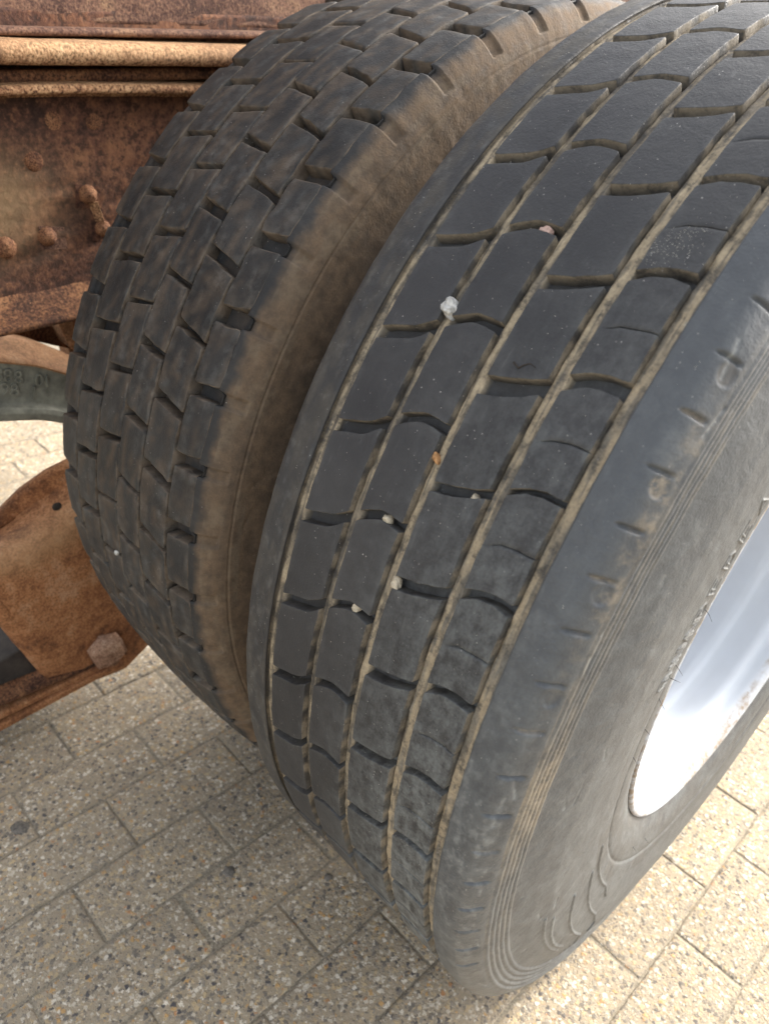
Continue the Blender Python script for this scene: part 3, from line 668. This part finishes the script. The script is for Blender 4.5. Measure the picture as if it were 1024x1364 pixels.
def prism_x(name, pts, x0, x1, mat, parent, ploc, bev=.004, brown=0.):
    n = len(pts); c = sum(pts, Vector()) / n; V = []; F = []
    def ring(x, sh): 
        for p in pts:
            q = c + (p - c) * sh; V.append((x - ploc[0], q.y - ploc[1], q.z - ploc[2]))
    R = max((p - c).length for p in pts); sh = 1 - bev / R
    ring(x0, 1); ring(x1 - bev, 1); ring(x1 - bev * .3, 1 - (1 - sh) * .3); ring(x1, sh)
    for i in range(3):
        for k in range(n): F.append((i * n + k, i * n + (k + 1) % n, (i + 1) * n + (k + 1) % n, (i + 1) * n + k))
    F.append(tuple(3 * n + k for k in range(n))); F.append(tuple(range(n))[::-1])
    return mesh_obj(name, V, F, mat, parent, smooth=False, attrs={'brown': [brown] * len(V)})
al = (-.95, 0, HUB)
prism_x('mounting_plate', [px2x(u, v, -.86) for u, v in ((-60, 400), (140, 380), (150, 520), (100, 500), (92, 462), (50, 440), (-60, 436))], -.90, -.86, M_RUST, axle, al)
prism_x('spring_seat', pA, -.90, -.79, M_RUST, axle, al)
prism_x('cast_web', [px2x(u, v, -.76) for u, v in ((72, 423), (92, 414), (104, 470), (92, 462))], -.80, -.755, M_RUST_L, axle, al, .003, .3)

# ------------------------------------------------------------------ spring bracket (orange rusty plate with large bolt) and leaf spring
brk = empty('spring_bracket', (-.64, -.45, .10))
tag(brk, 'orange rusty spring bracket with one large bolt at bottom left of the inner tyre', 'bracket')
kl = (-.64, -.45, .10); KX = -.62
outl = [(-45, 740), (-8, 676), (25, 647), (60, 624), (100, 603), (165, 690), (200, 790), (186, 850), (163, 884), (62, 898), (40, 862), (4, 822), (-45, 780)]
# front skin as a subdivided grid between an upper boundary and a lower boundary so that it can carry a fold and dents
def chain(pp, n):
    pts = [np.array(p, float) for p in pp]; d = [0]
    for a, b in zip(pts[:-1], pts[1:]): d.append(d[-1] + np.linalg.norm(b - a))
    t = np.linspace(0, d[-1], n); return np.stack([np.interp(t, d, [p[0] for p in pts]), np.interp(t, d, [p[1] for p in pts])], 1)
top = chain([(-70, 765), (-8, 683), (25, 650), (60, 625), (115, 598)], 40); bot = chain([(-70, 800), (4, 822), (35, 862), (62, 897), (110, 905), (163, 884), (196, 850), (215, 760)], 40)
nvv = 34; G = np.zeros((40, nvv, 3))
for i in range(40):
    for j in range(nvv):
        f = j / (nvv - 1); uv = top[i] * (1 - f) + bot[i] * f
        x = KX - .075 * (1 - sstep(.10, .30, f)) * sstep(1.0, .3, i / 55) - .012 * sstep(.82, 1.0, f) + (fbm(np.array(i * .25), np.array(j * .25), 5) - .5) * .006
        # slight bulge on the middle
        x += .008 * math.sin(f * math.pi) * math.sin(i / 39 * math.pi)
        p = px2x(uv[0], uv[1], float(x)); G[i, j] = (p.x - kl[0], p.y - kl[1], p.z - kl[2])
fr = np.linspace(0, 1, nvv)[None, :] + np.zeros((40, 1))
plate = grid_mesh('bracket_plate', G, M_RUST_O, brk, {'brown': .45 * np.exp(-((fr - .30) / .07) ** 2)})
sol = plate.modifiers.new('thick', 'SOLIDIFY'); sol.thickness = .012; sol.offset = -1
bp_ = px2x(135, 857, KX + .004); c = (bp_.x - kl[0], bp_.y - kl[1], bp_.z - kl[2])
dome('bolt_washer', (c[0] - .004, c[1], c[2]), .037, .007, M_RUST_O, brk, 32, 5, seed=3, flat=True)
tube('bolt_head', [Vector(c) + Vector((0, 0, 0)), Vector(c) + Vector((.014, 0, 0)), Vector(c) + Vector((.030, 0, 0))], .0285, M_BOLT, brk, 6, False)
dome('bolt_dome', (c[0] + .0295, c[1], c[2]), .023, .005, M_BOLT, brk, 20, 4, seed=4)
hp = px2x(62, 661, KX - .03)
dome('drain_hole', (hp.x - kl[0] + .0325, hp.y - kl[1], hp.z - kl[2]), .0065, .0015, M_BLACK, brk, 12, 3, seed=5)

spring = empty('leaf_spring', (-.64, -.5, .08))
tag(spring, 'thin rusty leaf spring under the orange bracket, just above the paving', 'leaf spring')
ll = (-.64, -.5, .08)
def leaf(name, a, b, th_, x1, x0, mat, bend=0.):
    n = 24; pts = []
    A = px2x(a[0], a[1], x1); B = px2x(b[0], b[1], x1); d = B - A; A = A - d * .0; B = B + d * 1.2
    V = []; F = []
    for i in range(n + 1):
        f = i / n; p = A.lerp(B, f)
        for (xx, zz) in ((x0, 0), (x1 - .002, 0), (x1, -.002), (x1, -th_ + .002), (x1 - .002, -th_), (x0, -th_)):
            V.append((xx - ll[0], p.y - ll[1], p.z + zz + .012 * math.sin(f * 3) * bend + random.uniform(-.0003, .0003) - ll[2]))
    for i in range(n):
        for k in range(6): F.append((i * 6 + k, i * 6 + (k + 1) % 6, (i + 1) * 6 + (k + 1) % 6, (i + 1) * 6 + k))
    F.append((0, 1, 2, 3, 4, 5)); F.append(tuple(n * 6 + k for k in (5, 4, 3, 2, 1, 0)))
    return mesh_obj(name, V, F, mat, spring, smooth=False)
leaf('leaf', (168, 866), (0, 935), .010, -.612, -.70, M_RUST)
leaf('leaf', (167, 872), (0, 953), .010, -.606, -.70, M_RUST_O)
leaf('leaf', (165, 880), (0, 968), .011, -.600, -.70, M_RUST_O)
pb = empty('black_steel_bar', (-.66, -.6, .12))
tag(pb, 'short black painted bar wedged between leaf spring and orange bracket', 'steel bar')
prism_x('bar_body', [px2x(u, v, -.65) for u, v in ((-60, 915), (-10, 884), (28, 862), (60, 895), (90, 925), (20, 940), (-60, 960))], -.72, -.645, M_BLACK, pb, (-.66, -.6, .12), .004)

# ------------------------------------------------------------------ ground
me_v = [(-150, -150, -.0012), (150, -150, -.0012), (150, 150, -.0012), (-150, 150, -.0012)]
gnd = mesh_obj('ground', me_v, [(0, 1, 2, 3)], M_SAND, None, smooth=False); tag(gnd, kind='structure')
PX, PY = .0941, .1885
def paver_mesh(v):
    W, Lh, g = PX, PY, .0018; q = np.random.default_rng(100 + v); o1 = q.random() * 99
    ex = [0, .0016, .0042]; xs = np.array([g / 2 + e for e in ex] + list(np.linspace(.012, W - .012, 7)) + [W - g / 2 - e for e in reversed(ex)])
    ys = np.array([g / 2 + e for e in ex] + list(np.linspace(.012, Lh - .012, 13)) + [Lh - g / 2 - e for e in reversed(ex)])
    X, Yy = np.meshgrid(xs, ys, indexing='ij'); d = np.minimum(np.minimum(X - g / 2, W - g / 2 - X), np.minimum(Yy - g / 2, Lh - g / 2 - Yy))
    Zz = -.0014 * (1 - np.sqrt(np.clip(d / .0030, 0, 1))) + (fbm(X * 60 + o1, Yy * 60, 7 + v) - .5) * .0010 * (d > .003)
    X = X + (fbm(X * 0 + o1, Yy * 120, 30) - .5) * .0030 * (d < .002); Yy = Yy + (fbm(X * 120, Yy * 0 + o1, 31) - .5) * .0030 * (d < .002)
    # skirt
    P = np.stack([X, Yy, Zz], -1); P2 = np.pad(P, ((1, 1), (1, 1), (0, 0)), mode='edge'); 
    for sl_ in (np.s_[0, :], np.s_[-1, :], np.s_[:, 0], np.s_[:, -1]): P2[sl_ + (2,) if isinstance(sl_, tuple) else sl_][...] = -.03
    dd = np.pad(d, 1, mode='edge'); br = .45 * (1 - sstep(.0, .0045, dd + .003 * (fbm(P2[..., 0] * 200, P2[..., 1] * 200, 9) - .5)))
    return P2 - np.array([W / 2, Lh / 2, 0]), br
pave = empty('pavement', (0, 0, 0)); tag(pave, kind='structure')
pm = []
for v in range(6):
    P2, br = paver_mesh(v); pm.append(grid_mesh('paver', P2, M_PAV, pave, {'brown': br}))
cnt = 0
for i in range(-21, 10):
    x = .0215 + PX * (i - .5) - 0
    for j in range(-6, 5):
        y = -.346 + PY * (j + .5) + (0 if i % 2 == 0 else PY / 2) 
        if x < -1.0 and y > .45: continue
        if x < -.95 and y < -.75: continue
        if cnt < 6: o = pm[cnt]
        else: o = pm[random.randrange(6)].copy(); COL.objects.link(o); o.parent = pave
        cnt += 1
        o.location = (x, y, random.uniform(-.0008, .0008)); o.rotation_euler = (random.uniform(-.004, .004), random.uniform(-.004, .004), random.uniform(-.008, .008) + (math.pi if random.random() < .5 else 0))
# dark spots trodden into the paving
M_SPOT = simple('dark_spot', (.17, .148, .12), .9, 300, .6)
for i, (x, y, r, lb) in enumerate(((-.244, -.463, .0085, 'round dark gum spot on the paving in the middle of the lower left'), (-.151, -.367, .006, 'small dark gum spot on the paving nearest to the outer tyre'), (-.479, -.643, .013, 'blurred dark stain on the paving at the left edge'))):
    n = 22; V = [(0, 0, .0024)]; q = [1 + random.uniform(-.18, .18) for _ in range(n)]
    for k in range(n): V.append((r * .75 * q[k] * math.cos(k * 2 * math.pi / n), r * .75 * q[k] * math.sin(k * 2 * math.pi / n), .0020))
    for k in range(n): V.append((r * q[k] * math.cos(k * 2 * math.pi / n), r * q[k] * math.sin(k * 2 * math.pi / n), -.0008))
    F = [(0, 1 + k, 1 + (k + 1) % n) for k in range(n)] + [(1 + k, 1 + n + k, 1 + n + (k + 1) % n, 1 + (k + 1) % n) for k in range(n)]
    o = mesh_obj('gum_spot', V, F, M_SPOT); o.location = (x, y, 0); tag(o, lb, 'stain')

# ------------------------------------------------------------------ pebbles caught in the grooves
def stone(name, r, sc3, mat, seed):
    V = []; F = []; n, rg = 12, 8
    for i in range(rg + 1):
        for k in range(n):
            a = math.pi * i / rg; b = 2 * math.pi * k / n; v = Vector((math.sin(a) * math.cos(b), math.sin(a) * math.sin(b), math.cos(a)))
            f = 1 + .35 * (noise.noise(v * 1.3 + Vector((seed * 7.1, 0, 0))))
            V.append((v.x * r * f * sc3[0], v.y * r * f * sc3[1], v.z * r * f * sc3[2]))
    for i in range(rg):
        for k in range(n): F.append((i * n + k, (i + 1) * n + k, (i + 1) * n + (k + 1) % n, i * n + (k + 1) % n))
    return mesh_obj(name, V, F, mat, smooth=False)
M_PEB = simple('cream_pebble', (.52, .45, .33), .8, 300, .5); M_PEBW = simple('white_pebble', (.50, .49, .45), .8, 250, .6); M_PEBO = simple('orange_pebble', (.48, .25, .10), .8, 300, .5); M_PEBP = simple('pink_pebble', (.46, .31, .25), .8, 300, .5)
for i, (x, th, r, sc3, mt, lb) in enumerate((
    (-.0445, .622, .0068, (1, .8, 1.1), M_PEBW, 'largest whitish angular pebble, wedged in the second groove of the outer tyre'),
    (-.0135, .752, .0052, (1, .8, .9), M_PEBP, 'pinkish pebble high up in a cross groove of the outer tyre'),
    (-.0010, .4475, .0032, (.9, .8, 1.3), M_PEBO, 'small orange pebble in the middle groove of the outer tyre'),
    (.0385, .4255, .0042, (.9, .8, 1), M_PEB, 'cream pebble in the cross groove nearest the dusty shoulder, right of the orange pebble'),
    (-.0170, .3475, .0042, (.9, .8, 1), M_PEB, 'cream pebble in the cross groove below left of the orange pebble'),
    (.0075, .2800, .0043, (.9, .8, 1.3), M_PEB, 'oblong cream pebble at the left end of a cross groove beside the middle groove'),
    (-.0180, .2170, .0038, (.9, .8, 1.3), M_PEB, 'lowest cream pebble in the outer tyre, in the cross groove under the others'))):
    rr = Rout(x) - .0038 if i else Rout(x) - .0022
    o = stone('pebble', r, sc3, mt, i + 1); o.location = (x, -rr * math.cos(th), HUB + rr * math.sin(th)); o.rotation_euler = (math.pi / 2 - th - math.pi / 2 + random.uniform(-.3, .3), .2, random.uniform(0, 3))
    tag(o, lb, 'pebble', 'pebbles stuck in the tread grooves')
rr = Rin(-.365) + .001; th = -.068
o = stone('pebble', .003, (1, .8, 1), M_PEBW, 33); o.location = (-.365, -rr * math.cos(th), HUB + rr * math.sin(th)); tag(o, 'tiny bright white pebble on the lower tread of the inner tyre', 'pebble', 'pebbles stuck in the tread grooves')

# pale sand grains lying on the outer tyre's tread
V = []; F = []
def grain(x, th, r):
    R_ = Rout(x) + .0001; b = len(V); c = Vector((x, -R_ * math.cos(th), HUB + R_ * math.sin(th))); n = Vector((0, -math.cos(th), math.sin(th))); t = Vector((0, math.sin(th), math.cos(th)))
    for a in (Vector((1, 0, 0)), t, Vector((-1, 0, 0)), -t): V.append(c + a * r * random.uniform(.6, 1.2))
    V.append(c + n * r * .8)
    for k in range(4): F.append((b + k, b + (k + 1) % 4, b + 4))
for _ in range(190):
    u = random.random(); x = .066 + .022 * random.gauss(0, .5); th = .775 + random.gauss(0, .016) + (x - .066) * 1.2 * random.choice((0, 1))
    if .058 < x < .092: grain(x, th, random.uniform(.00015, .0004))
for _ in range(500): grain(random.choice((random.uniform(-.08, -.052), random.uniform(-.038, -.006), random.uniform(.01, .045), random.uniform(.06, .09), random.uniform(.106, .122), random.uniform(-.118, -.1))), random.uniform(-.2, 1.1), random.uniform(.0001, .00035))
gr = mesh_obj('sand_grains', V, F, simple('sand_grain', (.55, .52, .45), .8), None, smooth=False); tag(gr, 'pale sand grains scattered over the outer tyre tread', 'sand', kind='stuff')
# squiggle of torn rubber on the third rib
pts = []
for i, (u, v) in enumerate(((684, 482), (690, 490), (698, 486), (706, 484), (713, 490))):
    d = rt * ((u - 512) / 1004.3) + dn * ((v - 682) / 1004.3) + fw; o_ = m.translation
    a = d.y ** 2 + d.z ** 2; b = o_.y * d.y + (o_.z - HUB) * d.z; cc = o_.y ** 2 + (o_.z - HUB) ** 2 - (Rout(.03) + .0006) ** 2; t = (-b - math.sqrt(b * b - a * cc)) / a
    pts.append(o_ + d * t)
tag(tube('rubber_shred', pts, .0007, M_BLACK, None, 6, True), 'tiny black curl of torn rubber on the smooth block of the outer tyre', 'rubber shred')
